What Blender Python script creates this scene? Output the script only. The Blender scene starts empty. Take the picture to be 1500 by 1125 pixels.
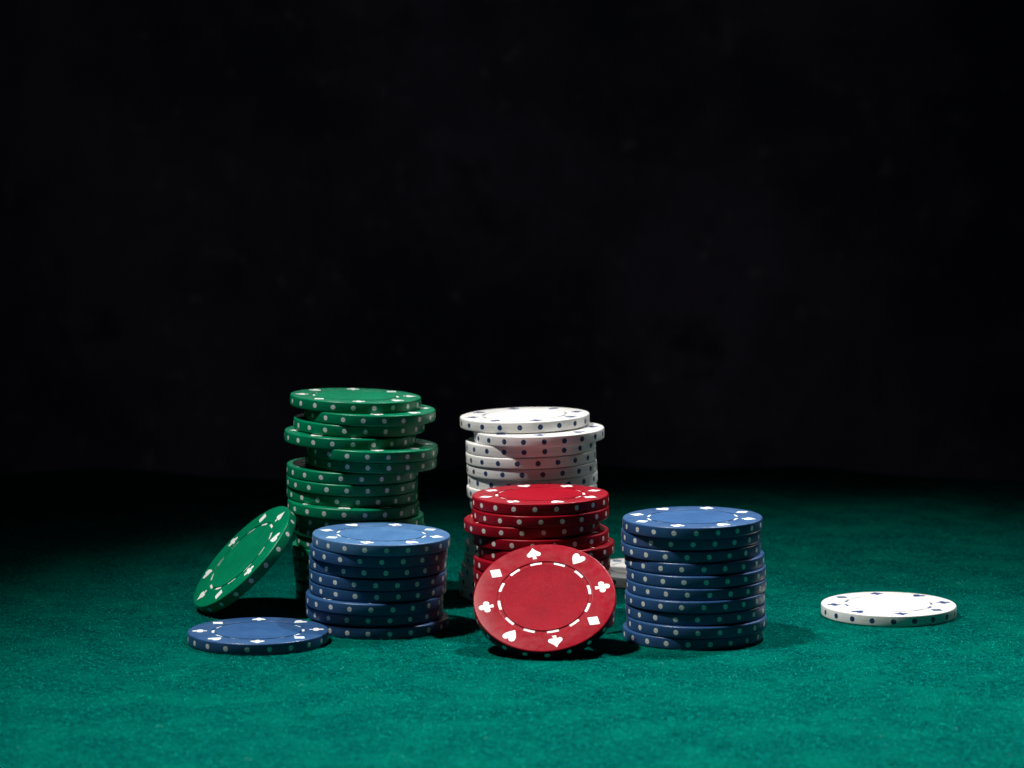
import bpy, bmesh, math, random
import numpy as np
from mathutils import Matrix, Vector

random.seed(7)
SC = bpy.context.scene
COL = SC.collection
mm = 0.001
R = 19.5 * mm          # chip radius
T = 3.26 * mm          # moulded thickness
PITCH = 3.36 * mm      # thickness in a stack (with the slight gap)
YO = 865.0             # world origin on the table, between the stacks
rad = math.radians

# ------------------------------------------------------------------ camera
cam_d = bpy.data.cameras.new('camera')
cam = bpy.data.objects.new('camera', cam_d)
COL.objects.link(cam)
cam.location = (0, -YO * mm, 165.0 * mm)
cam.rotation_euler = (rad(90 - 6.4033), 0, 0)
cam_d.sensor_width = 36
cam_d.lens = 4469.4 / 1500 * 36
cam_d.clip_start = 0.02
cam_d.clip_end = 30
cam_d.dof.use_dof = True
cam_d.dof.focus_distance = 0.862
cam_d.dof.aperture_fstop = 19
cam_d.dof.aperture_blades = 7
SC.camera = cam

# ------------------------------------------------------------------ world (a dark studio)
w = bpy.data.worlds.new('World')
SC.world = w
w.use_nodes = True
bg = w.node_tree.nodes['Background']
bg.inputs[0].default_value = (0.75, 0.8, 1.0, 1)
bg.inputs[1].default_value = 0.007

# ------------------------------------------------------------------ lamps
def aim(o, target):
    o.rotation_euler = (Vector(target) - o.location).to_track_quat('-Z', 'Y').to_euler()

def spot(name, loc, target, power, size, cone, blend, color):
    d = bpy.data.lights.new(name, 'SPOT')
    d.energy = power
    d.shadow_soft_size = size
    d.spot_size = rad(cone)
    d.spot_blend = blend
    d.color = color
    o = bpy.data.objects.new(name, d)
    COL.objects.link(o)
    o.location = loc
    aim(o, target)
    return o

# the key: high on the left, its barn doors closed to a pool that is narrow across and long in depth
key = spot('key_lamp', (-0.345, -0.035, 0.91), (0.030, -0.120, 0), 59, 0.026, 43, 1.0, (1.0, 0.975, 0.94))
key.scale = (1.0, 0.69, 1.0)
# a steep lamp from behind that opens up the cloth in front of the chips
spot('back_lamp', (0.31, 0.36, 0.93), (0.055, -0.235, 0), 86, 0.026, 32, 1.0, (0.96, 0.98, 1.0))
# a low, weak lamp on the right: the thin light on the right-hand rims
spot('side_lamp', (0.64, 0.50, 0.44), (0.0, -0.02, 0), 4, 0.03, 34, 1.0, (1.0, 0.95, 0.96))
# low unseen strip added behind the table for sheen on chip faces and edges
sd = bpy.data.lights.new('sheen_fill_strip', 'AREA')
sd.shape = 'RECTANGLE'; sd.size = 0.40; sd.size_y = 0.10; sd.energy = 0.010; sd.color = (0.93, 0.96, 1.0); sd.spread = rad(60)
so = bpy.data.objects.new('sheen_fill_strip', sd); COL.objects.link(so)
so.location = (-0.02, 0.85, 0.34); aim(so, (-0.01, -0.03, 0.02))
# an added spot out of view, washing the painted backdrop faintly
spot('backdrop_fill', (0.03, 0.35, 0.95), (0.0, 1.05, -0.14), 1.55, 0.08, 46, 1.0, (0.90, 0.85, 1.0))

SC.view_settings.view_transform = 'Standard'
SC.view_settings.look = 'None'
SC.view_settings.exposure = 0
SC.view_settings.gamma = 1
SC.cycles.use_denoising = True
SC.cycles.max_bounces = 8
SC.cycles.diffuse_bounces = 5

# ------------------------------------------------------------------ node helpers
class NT:
    def __init__(s, name):
        s.m = bpy.data.materials.new(name)
        s.m.use_nodes = True
        s.t = s.m.node_tree
        s.p = s.t.nodes['Principled BSDF']
        s.out = s.t.nodes['Material Output']
    def n(s, kind, **kw):
        nd = s.t.nodes.new(kind)
        for k, v in kw.items():
            setattr(nd, k, v)
        return nd
    def put(s, sock, v):
        if isinstance(v, bpy.types.NodeSocket):
            s.t.links.new(v, sock)
        else:
            sock.default_value = v
    def math(s, op, a, b=None, c=None, clamp=False):
        nd = s.n('ShaderNodeMath', operation=op, use_clamp=clamp)
        s.put(nd.inputs[0], a)
        if b is not None: s.put(nd.inputs[1], b)
        if c is not None: s.put(nd.inputs[2], c)
        return nd.outputs[0]
    def mix(s, f, a, b, blend='MIX'):
        nd = s.n('ShaderNodeMix', data_type='RGBA', blend_type=blend)
        s.put(nd.inputs[0], f); s.put(nd.inputs[6], a); s.put(nd.inputs[7], b)
        return nd.outputs[2]
    def noise(s, vec, scale, detail=2.0, rough=0.5):
        nd = s.n('ShaderNodeTexNoise')
        s.put(nd.inputs['Vector'], vec)
        nd.inputs['Scale'].default_value = scale
        nd.inputs['Detail'].default_value = detail
        nd.inputs['Roughness'].default_value = rough
        return nd.outputs[0]
    def ramp(s, v, lo, hi, a=0.0, b=1.0):
        nd = s.n('ShaderNodeMapRange', interpolation_type='SMOOTHSTEP')
        s.put(nd.inputs[0], v)
        nd.inputs[1].default_value = lo; nd.inputs[2].default_value = hi
        nd.inputs[3].default_value = a; nd.inputs[4].default_value = b
        return nd.outputs[0]
    def bump(s, h, strength, dist, normal=None):
        nd = s.n('ShaderNodeBump')
        nd.inputs['Strength'].default_value = strength
        nd.inputs['Distance'].default_value = dist
        s.put(nd.inputs['Height'], h)
        if normal is not None: s.put(nd.inputs['Normal'], normal)
        return nd.outputs[0]

def rgba(c): return (c[0], c[1], c[2], 1)

def chip_material(name, base, dark, spot_col, rough, spec, scuffs):
    k = NT(name)
    tc = k.n('ShaderNodeTexCoord')
    co = tc.outputs['Object']
    oi = k.n('ShaderNodeObjectInfo')
    sep = k.n('ShaderNodeSeparateXYZ'); k.put(sep.inputs[0], co)
    x, y, z = sep.outputs
    # a vector that differs from chip to chip
    off = k.n('ShaderNodeVectorMath', operation='ADD')
    k.put(off.inputs[0], co)
    cmb = k.n('ShaderNodeCombineXYZ'); k.put(cmb.inputs[0], oi.outputs['Random']); k.put(cmb.inputs[2], oi.outputs['Random'])
    k.put(off.inputs[1], cmb.outputs[0])
    v = off.outputs[0]
    ang = k.math('ARCTAN2', y, x)
    cell = k.math('MULTIPLY', ang, 20 / (2 * math.pi))
    fr = k.math('SUBTRACT', cell, k.math('ROUND', cell))
    du = k.math('MULTIPLY', fr, 2 * math.pi * R / 20)
    dz = k.math('SUBTRACT', z, T / 2)
    dist = k.math('SQRT', k.math('ADD', k.math('MULTIPLY', du, du), k.math('MULTIPLY', dz, dz)))
    wob = k.math('MULTIPLY', k.math('SUBTRACT', k.noise(v, 900, 2), 0.5), 0.32 * mm)
    dist = k.math('ADD', dist, wob)
    big = 0.08 * mm if name.startswith('white') else 0.0
    inside = k.ramp(dist, 0.64 * mm + big, 0.76 * mm + big, 1.0, 0.0)
    rr = k.math('SQRT', k.math('ADD', k.math('MULTIPLY', x, x), k.math('MULTIPLY', y, y)))
    onrim = k.math('GREATER_THAN', rr, R - 0.17 * mm)
    m = k.math('MULTIPLY', inside, onrim)
    # blemished base colour: cloudy pigment, grime and pale scuffs
    cloud = k.ramp(k.noise(v, 130, 4, 0.6), 0.3, 0.75)
    basec = k.mix(cloud, rgba(base), rgba(dark))
    scr = k.n('ShaderNodeMapping'); k.put(scr.inputs[0], v)
    scr.inputs['Scale'].default_value = (300, 2200, 900); scr.inputs['Rotation'].default_value = (0, 0, 0.7)
    sc = k.noise(scr.outputs[0], 1.0, 3, 0.7)
    scuff = k.ramp(sc, 0.66, 0.80)
    pale = [min(1, c * 1.7 + 0.045) for c in base]
    basec = k.mix(k.math('MULTIPLY', scuff, scuffs), basec, rgba(pale))
    # worn print on the rim
    wear = k.ramp(k.noise(v, 2100, 2), 0.66, 0.72)
    m2 = k.math('MULTIPLY', m, k.math('SUBTRACT', 1.0, k.math('MULTIPLY', wear, 0.7)))
    col = k.mix(m2, basec, rgba(spot_col))
    # mould line round the middle of the rim
    seam = k.math('MULTIPLY', k.ramp(k.math('ABSOLUTE', dz), 0.03 * mm, 0.11 * mm, 1.0, 0.0), onrim)
    col = k.mix(k.math('MULTIPLY', seam, k.ramp(k.noise(v, 260, 2), 0.42, 0.62, 0.0, 0.45)), col, rgba([c * 0.35 for c in dark]))
    k.put(k.p.inputs['Base Color'], col)
    k.put(k.p.inputs['Roughness'], k.ramp(k.noise(v, 420, 4, 0.7), 0.3, 0.75, rough - 0.05, rough + 0.11))
    k.p.inputs['Specular IOR Level'].default_value = spec
    # turning marks on the rim (stretched along it), fine grain on the faces
    rimv = k.n('ShaderNodeCombineXYZ'); k.put(rimv.inputs[0], k.math('MULTIPLY', ang, 1.2)); k.put(rimv.inputs[2], k.math('MULTIPLY', z, 4200.0)); k.put(rimv.inputs[1], oi.outputs['Random'])
    rim_h = k.noise(rimv.outputs[0], 1.0, 2, 0.6)
    face_h = k.noise(v, 2600, 3, 0.7)
    h = k.math('ADD', k.math('MULTIPLY', rim_h, onrim), k.math('MULTIPLY', face_h, k.math('SUBTRACT', 1.0, onrim)))
    n1 = k.bump(h, 0.35, 0.05 * mm)
    n2 = k.bump(k.noise(v, 260, 3, 0.6), 0.35, 0.06 * mm, n1)
    k.put(k.p.inputs['Normal'], n2)
    return k.m

def inlay_material(name, base, dark, rough, spec):
    """the textured centre of a chip: a fine linen-like stipple"""
    k = NT(name)
    tc = k.n('ShaderNodeTexCoord'); co = tc.outputs['Object']
    oi = k.n('ShaderNodeObjectInfo')
    off = k.n('ShaderNodeVectorMath', operation='ADD'); k.put(off.inputs[0], co)
    cmb = k.n('ShaderNodeCombineXYZ'); k.put(cmb.inputs[0], oi.outputs['Random']); k.put(off.inputs[1], cmb.outputs[0])
    v = off.outputs[0]
    cloud = k.ramp(k.noise(v, 110, 5, 0.65), 0.3, 0.75)
    c = k.mix(cloud, rgba(base), rgba(dark))
    speck = k.ramp(k.noise(v, 2300, 2, 0.8), 0.60, 0.72)
    c = k.mix(k.math('MULTIPLY', speck, 0.42), c, rgba([min(1, q * 1.6 + 0.05) for q in base]))
    k.put(k.p.inputs['Base Color'], c)
    k.put(k.p.inputs['Roughness'], k.ramp(k.noise(v, 300, 4, 0.7), 0.3, 0.7, rough - 0.04, rough + 0.12))
    k.p.inputs['Specular IOR Level'].default_value = spec
    wv = k.n('ShaderNodeTexWave', wave_type='BANDS', bands_direction='X'); k.put(wv.inputs['Vector'], v)
    wv.inputs['Scale'].default_value = 900; wv.inputs['Distortion'].default_value = 1.5; wv.inputs['Detail Scale'].default_value = 2
    wy = k.n('ShaderNodeTexWave', wave_type='BANDS', bands_direction='Y'); k.put(wy.inputs['Vector'], v)
    wy.inputs['Scale'].default_value = 900; wy.inputs['Distortion'].default_value = 1.5
    h = k.math('ADD', k.math('MULTIPLY', k.math('ADD', wv.outputs[1], wy.outputs[1]), 0.25), k.noise(v, 1900, 3, 0.75))
    k.put(k.p.inputs['Normal'], k.bump(h, 0.75, 0.09 * mm))
    return k.m

def print_material(name, base, rough=0.38):
    k = NT(name)
    tc = k.n('ShaderNodeTexCoord'); v = tc.outputs['Object']
    c = k.mix(k.ramp(k.noise(v, 700, 4, 0.7), 0.35, 0.8), rgba(base), rgba([q * 0.86 for q in base]))
    k.put(k.p.inputs['Base Color'], c)
    k.p.inputs['Roughness'].default_value = rough
    return k.m

MAT = {}
def reg(kind, base, dark, spots, marks, rough, spec, scuffs):
    MAT[kind] = (chip_material(kind + ' moulded plastic', base, dark, spots, rough, spec, scuffs),
                 inlay_material(kind + ' stippled plastic', base, dark, rough + 0.10, spec * 0.30),
                 print_material(kind + ' chip print', marks))
reg('green', (0.0003, 0.190, 0.086), (0.0002, 0.150, 0.068), (0.70, 0.71, 0.68), (0.82, 0.86, 0.82), 0.28, 0.20, 0.12)
reg('blue', (0.027, 0.085, 0.208), (0.018, 0.062, 0.164), (0.70, 0.71, 0.68), (0.82, 0.86, 0.84), 0.31, 0.30, 0.35)
reg('painted sheen blue', (0.068, 0.165, 0.325), (0.040, 0.116, 0.262), (0.70, 0.71, 0.68), (0.82, 0.86, 0.84), 0.34, 0.40, 0.6)  # lighter base colour paints in a pale sheen; scuffs are heavier too
reg('red', (0.268, 0.0040, 0.013), (0.210, 0.0027, 0.010), (0.72, 0.68, 0.64), (0.84, 0.81, 0.78), 0.30, 0.10, 0.15)
reg('white', (0.770, 0.765, 0.745), (0.710, 0.695, 0.660), (0.008, 0.030, 0.115), (0.012, 0.042, 0.160), 0.32, 0.35, 0.1)

# ------------------------------------------------------------------ felt and backdrop materials
def felt_material():
    k = NT('green felt')
    tc = k.n('ShaderNodeTexCoord'); v = tc.outputs['Object']
    a = k.noise(v, 520, 4, 0.75)
    b = k.noise(v, 1500, 2, 0.7)
    d = k.noise(v, 60, 4, 0.6)
    f = k.math('ADD', k.math('MULTIPLY', a, 0.55), k.math('MULTIPLY', b, 0.45))
    c = k.mix(k.ramp(f, 0.38, 0.62), (0.0, 0.019, 0.016, 1), (0.0, 0.090, 0.074, 1))
    c = k.mix(k.ramp(d, 0.40, 0.66, 0.0, 0.75), c, (0.0, 0.092, 0.065, 1))
    k.put(k.p.inputs['Base Color'], c)
    k.p.inputs['Roughness'].default_value = 1.0
    k.p.inputs['Specular IOR Level'].default_value = 0.0
    h = k.math('ADD', k.noise(v, 1300, 3, 0.75), k.math('MULTIPLY', k.noise(v, 300, 4, 0.7), 1.2))
    k.put(k.p.inputs['Normal'], k.bump(h, 0.7, 0.45 * mm))
    return k.m

def fibre_material():
    k = NT('felt fibre')
    ge = k.n('ShaderNodeNewGeometry')
    n = ge.outputs['Random Per Island']
    c = k.mix(n, (0.0, 0.033, 0.028, 1), (0.0, 0.172, 0.138, 1))
    c = k.mix(k.ramp(k.math('FRACT', k.math('MULTIPLY', n, 17.31)), 0.86, 0.90), c, (0.0, 0.30, 0.22, 1))
    k.put(k.p.inputs['Base Color'], c)
    k.p.inputs['Roughness'].default_value = 0.9
    k.p.inputs['Specular IOR Level'].default_value = 0.02
    return k.m

def backdrop_material():
    k = NT('dark mottled backdrop')
    tc = k.n('ShaderNodeTexCoord'); v = tc.outputs['Object']
    a = k.noise(v, 5.5, 6, 0.62)
    b = k.noise(v, 24, 6, 0.75)
    c = k.mix(k.ramp(a, 0.36, 0.70), (0.045, 0.050, 0.070, 1), (0.16, 0.140, 0.175, 1))
    c = k.mix(k.ramp(b, 0.50, 0.78, 0.0, 0.5), c, (0.22, 0.205, 0.225, 1))
    c = k.mix(k.ramp(k.noise(v, 75, 3, 0.7), 0.62, 0.72, 0.0, 0.4), c, (0.36, 0.36, 0.34, 1))
    c = k.mix(k.ramp(k.noise(v, 11, 4, 0.7), 0.55, 0.70, 0.0, 0.8), c, (0.03, 0.035, 0.045, 1))
    k.put(k.p.inputs['Base Color'], c)
    k.p.inputs['Roughness'].default_value = 0.95
    k.p.inputs['Specular IOR Level'].default_value = 0.1
    k.put(k.p.inputs['Normal'], k.bump(b, 0.5, 2 * mm))
    return k.m

# ------------------------------------------------------------------ the setting
def make_felt():
    nx, ny = 220, 240
    xs = np.linspace(-0.62, 0.62, nx)
    vs, fs = [], []
    def edge(x):   # the cloth's far edge wanders a little
        return 0.300 + 0.017 * math.sin(x * 21 + 0.4) + 0.010 * math.sin(x * 47 + 1.9) + 0.02 * math.exp(-((x + 0.005) / 0.03) ** 2)
    for j in range(ny):
        for i in range(nx):
            x = xs[i]
            e = edge(x)
            s = j / (ny - 1)
            if s < 0.9:
                y = -0.70 + (e + 0.70) * (s / 0.9)
                z = 0.0
            else:                       # it folds down behind the table's edge
                q = (s - 0.9) / 0.1
                th = min(q * 2.2, 1.0) * math.pi / 2
                y = e + 0.010 * math.sin(th)
                z = -0.010 * (1 - math.cos(th)) - max(0, q - 1 / 2.2) * 0.20
            # very slight swell of the cloth away from the chips
            far = min(1.0, max(0.0, (y - 0.09) / 0.12))
            z += far * 0.0006 * (math.sin(x * 33 + y * 21) + math.sin(x * 71 - y * 40))
            vs.append((x, y, z))
    for j in range(ny - 1):
        for i in range(nx - 1):
            a = j * nx + i
            fs.append((a, a + 1, a + nx + 1, a + nx))
    me = bpy.data.meshes.new('table_felt')
    me.from_pydata(vs, [], fs)
    me.polygons.foreach_set('use_smooth', [True] * len(fs))
    me.materials.append(felt_material())
    o = bpy.data.objects.new('table_felt', me)
    COL.objects.link(o)
    o['kind'] = 'structure'
    return o
make_felt()

def make_fuzz(n=290000):
    """loose surface fibres of the felt: short curved ribbons lying on the cloth"""
    rg = np.random.default_rng(3)
    # keep them to the stretch of cloth near enough to read as fibres
    y = -0.275 + 0.45 * rg.random(n) ** 1.2
    half = (0.90 + y + 0.02) * 0.205
    x = (rg.random(n) * 2 - 1) * half
    a = rg.random(n) * 2 * np.pi
    L = (0.5 + 1.7 * rg.random(n) ** 2) * mm
    curl = (rg.random(n) - 0.5) * 2.6
    wd = (0.022 + 0.036 * rg.random(n)) * mm
    lift = (0.05 + 0.50 * rg.random(n) ** 2) * mm
    S = 4
    V = np.zeros((n, S, 2, 3), np.float32)
    px, py = x.copy(), y.copy()
    for s in range(S):
        t = s / (S - 1)
        aa = a + curl * (t - 0.5)
        if s: px = px + np.cos(aa) * L / (S - 1); py = py + np.sin(aa) * L / (S - 1)
        z = lift * np.sin(np.pi * (0.08 + 0.84 * t)) * 1.0 - 0.02 * mm
        nxv, nyv = -np.sin(aa), np.cos(aa)
        for q, sg in ((0, -1), (1, 1)):
            V[:, s, q, 0] = px + sg * nxv * wd
            V[:, s, q, 1] = py + sg * nyv * wd
            V[:, s, q, 2] = z + (0.35 * wd if q else 0)
    base = (np.arange(n) * S * 2)[:, None, None]
    quad = np.array([[2 * s, 2 * s + 1, 2 * s + 3, 2 * s + 2] for s in range(S - 1)])[None]
    F = (base + quad).reshape(-1)
    me = bpy.data.meshes.new('felt_fibres')
    me.vertices.add(n * S * 2); me.vertices.foreach_set('co', V.ravel())
    nf = n * (S - 1)
    me.loops.add(nf * 4); me.loops.foreach_set('vertex_index', F.astype(np.int32))
    me.polygons.add(nf); me.polygons.foreach_set('loop_start', (np.arange(nf) * 4).astype(np.int32))
    me.update(calc_edges=True)
    me.materials.append(fibre_material())
    o = bpy.data.objects.new('felt_fibres', me)
    COL.objects.link(o)
    o['kind'] = 'stuff'
    o['label'] = 'loose fuzzy fibres standing up from the green felt cloth'
    o['category'] = 'felt fibres'
make_fuzz()

def make_lint(n=170):
    """stray longer threads and specks of lint caught in the nap"""
    rg = random.Random(12)
    vs, fs = [], []
    for q in range(n):
        y = -0.24 + 0.42 * rg.random() ** 1.2
        x = (rg.random() * 2 - 1) * (0.90 + y) * 0.19
        a = rg.random() * 6.283
        L = rg.uniform(0.7, 2.4) * mm; c = rg.uniform(-2.5, 2.5); wd = rg.uniform(0.035, 0.06) * mm
        b0 = len(vs); N = 7
        for s_ in range(N):
            t = s_ / (N - 1)
            aa = a + c * t
            z = (0.30 + 0.45 * math.sin(math.pi * t)) * mm
            vs += [(x - math.sin(aa) * wd, y + math.cos(aa) * wd, z), (x + math.sin(aa) * wd, y - math.cos(aa) * wd, z + wd)]
            x += math.cos(aa) * L / N; y += math.sin(aa) * L / N
            if s_: k0 = b0 + 2 * (s_ - 1); fs.append((k0, k0 + 1, k0 + 3, k0 + 2))
    me = bpy.data.meshes.new('lint'); me.from_pydata(vs, [], fs)
    k = NT('pale lint'); k.p.inputs['Base Color'].default_value = (0.02, 0.24, 0.19, 1); k.p.inputs['Roughness'].default_value = 0.9
    me.materials.append(k.m)
    o = bpy.data.objects.new('lint', me); COL.objects.link(o)
    o['kind'] = 'stuff'; o['label'] = 'stray pale threads of lint caught in the green felt'; o['category'] = 'lint'
make_lint()

def make_backdrop():
    nx, nz = 90, 60
    vs, fs = [], []
    for j in range(nz):
        for i in range(nx):
            x = -1.5 + 3.0 * i / (nx - 1)
            z = -0.5 + 1.9 * j / (nz - 1)
            vs.append((x, 1.05 + 0.006 * math.sin(x * 9 + z * 3) + 0.004 * math.sin(x * 23 - z * 11), z))
    for j in range(nz - 1):
        for i in range(nx - 1):
            a = j * nx + i
            fs.append((a, a + nx, a + nx + 1, a + 1))
    me = bpy.data.meshes.new('backdrop')
    me.from_pydata(vs, [], fs)
    me.polygons.foreach_set('use_smooth', [True] * len(fs))
    me.materials.append(backdrop_material())
    o = bpy.data.objects.new('backdrop', me)
    COL.objects.link(o)
    o['kind'] = 'structure'
make_backdrop()

# ------------------------------------------------------------------ chip geometry
def lathe(profile, seg, name, smooth_angle=35):
    bm = bmesh.new()
    rings = []
    for r, z in profile:
        if r < 1e-9:
            rings.append([bm.verts.new((0, 0, z))])
        else:
            rings.append([bm.verts.new((r * math.cos(2 * math.pi * i / seg), r * math.sin(2 * math.pi * i / seg), z)) for i in range(seg)])
    for a, b in zip(rings, rings[1:]):
        for i in range(seg):
            j = (i + 1) % seg
            if len(a) == 1: bm.faces.new((a[0], b[i], b[j]))
            elif len(b) == 1: bm.faces.new((a[j], a[i], b[0]))
            else: bm.faces.new((a[j], a[i], b[i], b[j]))
    bmesh.ops.recalc_face_normals(bm, faces=bm.faces)
    me = bpy.data.meshes.new(name)
    bm.to_mesh(me); bm.free()
    me.polygons.foreach_set('use_smooth', [True] * len(me.polygons))
    me.set_sharp_from_angle(angle=rad(smooth_angle))
    return me

G0, G1 = 0.618 * R, 0.663 * R      # groove of the dashed ring
GD = 0.24 * mm
def body_mesh(name, mat):
    b = 0.42 * mm
    side = []
    for k in range(6):             # rounded top edge
        t = math.pi / 2 * k / 5
        side.append((R - 0.03 * mm - b + b * math.sin(t), T - b + b * math.cos(t)))
    top = [(0.0, T - 0.35 * mm), (G0 - 0.02 * mm, T - 0.35 * mm), (G0 - 0.015 * mm, T - GD), (G1, T - GD), (G1 + 0.02 * mm, T - 0.09 * mm), (G1 + 0.07 * mm, T - 0.03 * mm), (G1 + 0.14 * mm, T - 0.006 * mm), (G1 + 0.22 * mm, T)]
    prof = top + side + [(R, T * 0.5)] + [(r, T - z) for r, z in reversed(side)] + [(G1 + 0.12 * mm, 0), (G1 + 0.05 * mm, 0.02 * mm), (G1, GD), (G0, GD), (G0 - 0.06 * mm, 0.02 * mm), (G0 - 0.12 * mm, 0), (0, 0)]
    me = lathe(prof, 128, name)
    me.materials.append(mat)
    return me

def inlay_mesh(name, mat):
    top = T - 0.005 * mm
    me = lathe([(0, T - 0.34 * mm), (G0 - 0.03 * mm, T - 0.34 * mm), (G0 - 0.03 * mm, top - 0.10 * mm), (G0 - 0.05 * mm, top - 0.04 * mm), (G0 - 0.10 * mm, top + 0.008 * mm), (G0 - 0.17 * mm, top + 0.028 * mm), (G0 - 0.25 * mm, top + 0.02 * mm), (G0 - 0.36 * mm, top), (0.3 * R, top), (0, top)], 96, name)
    me.materials.append(mat)
    return me

def prism(outline, z0, z1, name, mat):
    bm = bmesh.new()
    lo = [bm.verts.new((x, y, z0)) for x, y in outline]
    hi = [bm.verts.new((x, y, z1)) for x, y in outline]
    n = len(outline)
    f = bm.faces.new(hi)
    for i in range(n):
        j = (i + 1) % n
        bm.faces.new((lo[i], lo[j], hi[j], hi[i]))
    bmesh.ops.triangulate(bm, faces=[f])
    bmesh.ops.recalc_face_normals(bm, faces=bm.faces)
    me = bpy.data.meshes.new(name)
    bm.to_mesh(me); bm.free()
    me.materials.append(mat)
    return me

def arc(cx, cy, r, a0, a1, n):
    return [(cx + r * math.cos(rad(a0 + (a1 - a0) * i / n)), cy + r * math.sin(rad(a0 + (a1 - a0) * i / n))) for i in range(n + 1)]

# outlines in units of the chip's radius, +y pointing to the rim
def spade():
    p = [(0, 0.106)]
    p += [(0.030, 0.062), (0.062, 0.030)]
    p += arc(0.060, -0.016, 0.036, 62, -118, 9)
    p += [(0.022, -0.046), (0.023, -0.070), (0.029, -0.096)]
    q = [(-x, y) for x, y in reversed(p[1:])]
    return p + q
def heart():
    p = [(0, 0.046)]
    p += arc(0.047, 0.044, 0.045, 155, -22, 10)
    p += [(0.074, -0.012), (0.036, -0.062), (0, -0.104)]
    q = [(-x, y) for x, y in reversed(p[1:-1])]
    return p + q
def club():
    p = arc(0, 0.060, 0.042, 90, -50, 8)
    p += arc(0.056, -0.006, 0.041, 118, -112, 10)
    p += [(0.024, -0.040), (0.023, -0.062), (0.027, -0.098)]
    q = [(-x, y) for x, y in reversed(p[1:])]
    return p + q
def diamond():
    return [(0, 0.100), (0.088, 0), (0, -0.100), (-0.088, 0)]
SUITS = [('spade_mark', spade()), ('heart_mark', heart()), ('club_mark', club()), ('diamond_mark', diamond())]
RM = 0.826 * R

def mark_mesh(outline, name, mat):
    pts = [(x * R * 1.04, y * R * 1.04) for x, y in outline]
    return prism(pts, T - 0.02 * mm, T + 0.022 * mm, name, mat)

def dash_mesh(name, mat):
    h = 7.3
    o = arc(0, 0, G1 - 0.12 * mm, 90 - h, 90 + h, 6) + arc(0, 0, G0 + 0.05 * mm, 90 + h, 90 - h, 6)
    return prism(o, T - GD - 0.01 * mm, T - GD + 0.03 * mm, name, mat)

MESH = {}
for kind, (mb, mi, mp) in MAT.items():
    MESH[kind] = dict(body=body_mesh(kind + '_chip_body', mb), inlay=inlay_mesh(kind + '_chip_inlay', mi),
                      marks=[(n, mark_mesh(o, kind + '_' + n, mp)) for n, o in SUITS], dash=dash_mesh(kind + '_ring_dash', mp))

def child(name, me, root, m):
    o = bpy.data.objects.new(name, me)
    COL.objects.link(o)
    o.parent = root
    o.matrix_local = m
    return o

def make_chip(kind, base, rot, label, group, mark0, spots0, top):
    """base: centre of the underside; rot: 3x3 orientation; mark0: angle of the first spade; spots0: turn of the rim spots"""
    root = bpy.data.objects.new('poker_chip', None)
    root.empty_display_size = 0.01
    COL.objects.link(root)
    root.matrix_world = Matrix.Translation(Vector(base)) @ rot.to_4x4()
    root['label'] = label
    root['category'] = 'poker chip'
    if group: root['group'] = group
    M = MESH[kind]
    child('body', M['body'], root, Matrix.Rotation(spots0, 4, 'Z'))
    child('centre_inlay', M['inlay'], root, Matrix.Identity(4))
    for k in range(8):
        n, me = M['marks'][k % 4]
        a = mark0 - k * math.pi / 4
        child(n, me, root, Matrix.Rotation(a - math.pi / 2, 4, 'Z') @ Matrix.Translation((0, RM, 0)))
    if top:
        for k in range(12):
            child('ring_dash', M['dash'], root, Matrix.Rotation(mark0 - math.pi / 2 + k * math.pi / 6, 4, 'Z'))
    return root

ORD = ['topmost', 'second', 'third', 'fourth', 'fifth', 'sixth', 'seventh', 'eighth', 'ninth', 'tenth', 'eleventh', 'twelfth',
       'thirteenth', 'fourteenth', 'fifteenth', 'sixteenth', 'seventeenth', 'eighteenth']

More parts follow.
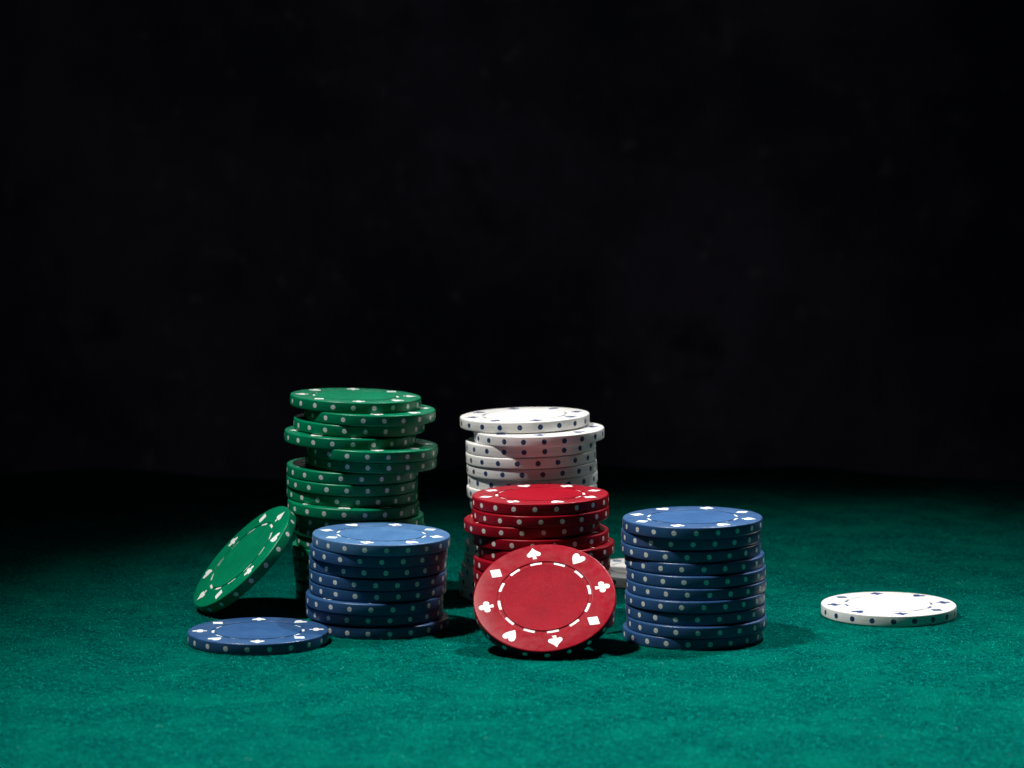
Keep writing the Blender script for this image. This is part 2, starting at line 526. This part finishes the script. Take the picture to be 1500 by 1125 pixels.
# each chip from the top down: x, depth (mm, from the camera's foot), offset of the spot nearest the middle (in radii), note
STACKS = dict(
 green=dict(kind='green', tilt=1.9, mark0=6, where='of the tall green stack', group='green chips in the tall stack', chips=[
  (-46.62, 902.5, .018, 'with its suit marks showing'), (-42.28, 899.4, -.05, 'pushed to the right'), (-45.47, 900.5, .14, ''), (-48.03, 897.7, .095, 'sticking out to the left'),
  (-41.50, 895.0, -.02, 'sticking out far to the right'), (-41.86, 896.6, .0, 'shoved right under another one'), (-47.45, 897.5, .19, 'with a crescent of its top showing at left'), (-47.47, 897.0, -.03, ''),
  (-47.46, 897.6, .13, ''), (-46.96, 893.6, -.09, 'level with the leaning green chip'), (-45.70, 893.8, -.12, 'just above the blue chips'), (-45.05, 894.2, .1, 'half lost in shadow'),
  (-44.6, 894.5, .05, 'in shadow behind the blue stack'), (-45.9, 895.2, .02, 'in shadow behind the blue stack'), (-45.6, 894.5, .14, 'in shadow behind the blue stack'), (-45.3, 895, .11, 'in shadow behind the blue stack'),
  (-44.8, 894.2, .07, 'in shadow behind the blue stack'), (-44.8, 895, 0, 'resting on the felt')]),
 white=dict(kind='white', tilt=-1.7, mark0=12, where='of the white stack', group='white chips in the stack behind the red one', chips=[
  (3.91, 910.0, -.08, 'shifted left of the rest'), (8.11, 903.6, .07, 'jutting out to the right'), (5.73, 905.8, -.11, ''), (5.73, 905.4, .1, ''), (6.00, 905.6, .16, ''), (6.27, 906.3, -.06, ''),
  (6.0, 905.3, .05, 'just above the red chips'), (6.86, 904.5, 0, 'hidden behind the red stack'), (7.2, 905, .1, 'hidden behind the red stack'), (6.86, 904, 0, 'hidden behind the red stack'), (6.6, 904, .1, 'behind the red stack'),
  (5.4, 905, 0, 'in shadow behind the red stack'), (5.2, 905, .04, 'in shadow behind the red stack'), (4.3, 904, .13, 'in shadow behind the red stack'), (3.5, 905, .08, 'in shadow behind the red stack'), (3.7, 904.5, 0, 'resting on the felt')]),
 red=dict(kind='red', tilt=-1.1, mark0=-29, where='of the red stack', group='red chips in the stack', chips=[
  (8.12, 861.3, -.088, 'with its suit marks showing'), (8.17, 860.6, -.005, ''), (5.80, 861.4, .158, 'sticking out to the left'), (8.14, 860.0, -.12, ''), (9.75, 859.0, .06, 'sticking out to the right'),
  (8.6, 858.3, .1, 'beside the leaning chip\'s upper edge'), (8.6, 858.6, .02, 'behind the leaning red chip'), (8.75, 859, .12, 'behind the leaning red chip'), (8.9, 859, .05, 'behind the leaning red chip'), (9.8, 859.4, 0, 'behind the leaning red chip'), (9.8, 859, .1, 'resting on the felt')]),
 blue_l=dict(kind='blue', tilt=1.2, mark0=-12, where='of the blue stack in front of the green one', group='blue chips in the shorter stack', chips=[
  (-37.02, 852.7, .12, 'with its scuffed top and pale painted sheen showing'), (-37.74, 853.3, .085, ''), (-38.13, 854.8, .16, ''), (-38.05, 854.3, .01, ''), (-38.12, 854.4, .026, ''), (-38.98, 852.6, -.005, 'sticking out to the left'), (-39.0, 853.9, -.05, ''), (-37.43, 852.6, -.13, 'resting on the felt')]),
 blue_r=dict(kind='blue', tilt=-0.5, mark0=-18, where='of the blue stack to the right of the red chips', group='blue chips in the right-hand stack', chips=[
  (50.29, 840.4, -.006, 'with its suit marks showing'), (49.99, 841.6, -.03, 'in the shade of the chip above'), (49.90, 841.3, -.11, ''), (50.91, 840.7, .075, ''), (51.32, 839.7, .085, ''), (51.36, 839.2, .13, ''), (50.96, 838.0, .067, ''), (51.14, 838.3, -.03, ''),
  (51.40, 837.0, -.04, ''), (50.3, 837.6, -.12, 'resting on the felt in shadow')]),
)

for key, st in STACKS.items():
    n = len(st['chips'])
    rnd = random.Random(key)
    for i, (x, y, ph, note) in enumerate(st['chips']):
        lay = n - 1 - i
        t = rad(st['tilt']) * min(1.0, lay / 3.0)
        z = lay * PITCH + 0.00
        # a tilted chip is carried by the low side's neighbour: keep its middle at the mean height
        z += R * math.sin(abs(rad(st['tilt']))) * (0.12 if 0 < lay <= 3 else 0.0)
        rx = rad(rnd.uniform(-.25, .25)); ry = t + rad(rnd.uniform(-.2, .2))
        if lay == 0: rx = ry = 0
        rot = (Matrix.Rotation(ry, 3, 'Y') @ Matrix.Rotation(rx, 3, 'X'))
        spots = -math.pi / 2 + math.asin(max(-1, min(1, ph)))
        m0 = rad(st['mark0']) if i == 0 else rnd.uniform(0, 6.28)
        pos = 'topmost' if i == 0 else ('bottom' if lay == 0 else ORD[i] + ' from the top')
        label = (f"{pos} {st['kind']} poker chip {st['where']}" if pos in ('topmost', 'bottom') else f"{st['kind']} poker chip, {pos} {st['where']}")
        if note: label += ', ' + note
        label = ' '.join(label.split()[:16])
        make_chip('painted sheen blue' if key == 'blue_l' and i == 0 else st['kind'], (x * mm, (y - YO) * mm, z), rot, label, st['group'], m0, spots, i == 0)

# ------------------------------------------------------------------ single chips
def flat_chip(kind, x, y, label, mark0, ph):
    make_chip(kind, (x * mm, (y - YO) * mm, 0), Matrix.Identity(3), label, None, rad(mark0), -math.pi / 2 + math.asin(ph), True)
flat_chip('blue', -70.19, 830.9, 'single blue poker chip lying flat on the felt at the foot of the blue stack', 94, -.073)
flat_chip('white', 109.09, 871.1, 'single white poker chip with blue marks lying alone on the felt at right', 96, -.05)
flat_chip('white', 42.2, 931.0, 'white poker chip lying flat, glimpsed between the red chips and the blue stack', 80, .02)

def leaning_chip(kind, cx, cy, az, tilt, mark0, label):
    az, tl = rad(az), rad(tilt)
    n = Vector((math.sin(az) * math.sin(tl), -math.cos(az) * math.sin(tl), math.cos(tl)))
    u = Vector((0, 0, 1)).cross(n).normalized()
    v = n.cross(u)
    rot = Matrix((u, v, n)).transposed()
    cz = T * math.cos(tl) + (R - 0.1 * mm) * math.sin(tl)
    c = Vector((cx * mm, (cy - YO) * mm, cz))
    make_chip(kind, c - n * T, rot, label, None, rad(mark0), 0.1, True)
leaning_chip('red', 8.83, 819.6, -5.2, 38.6, 104.3, 'red poker chip leaning face-on against the front of the red stack')
leaning_chip('green', -78.98, 877.8, -70.96, 45.4, 81.7, 'green poker chip propped at a slant against the left side of the green stack')
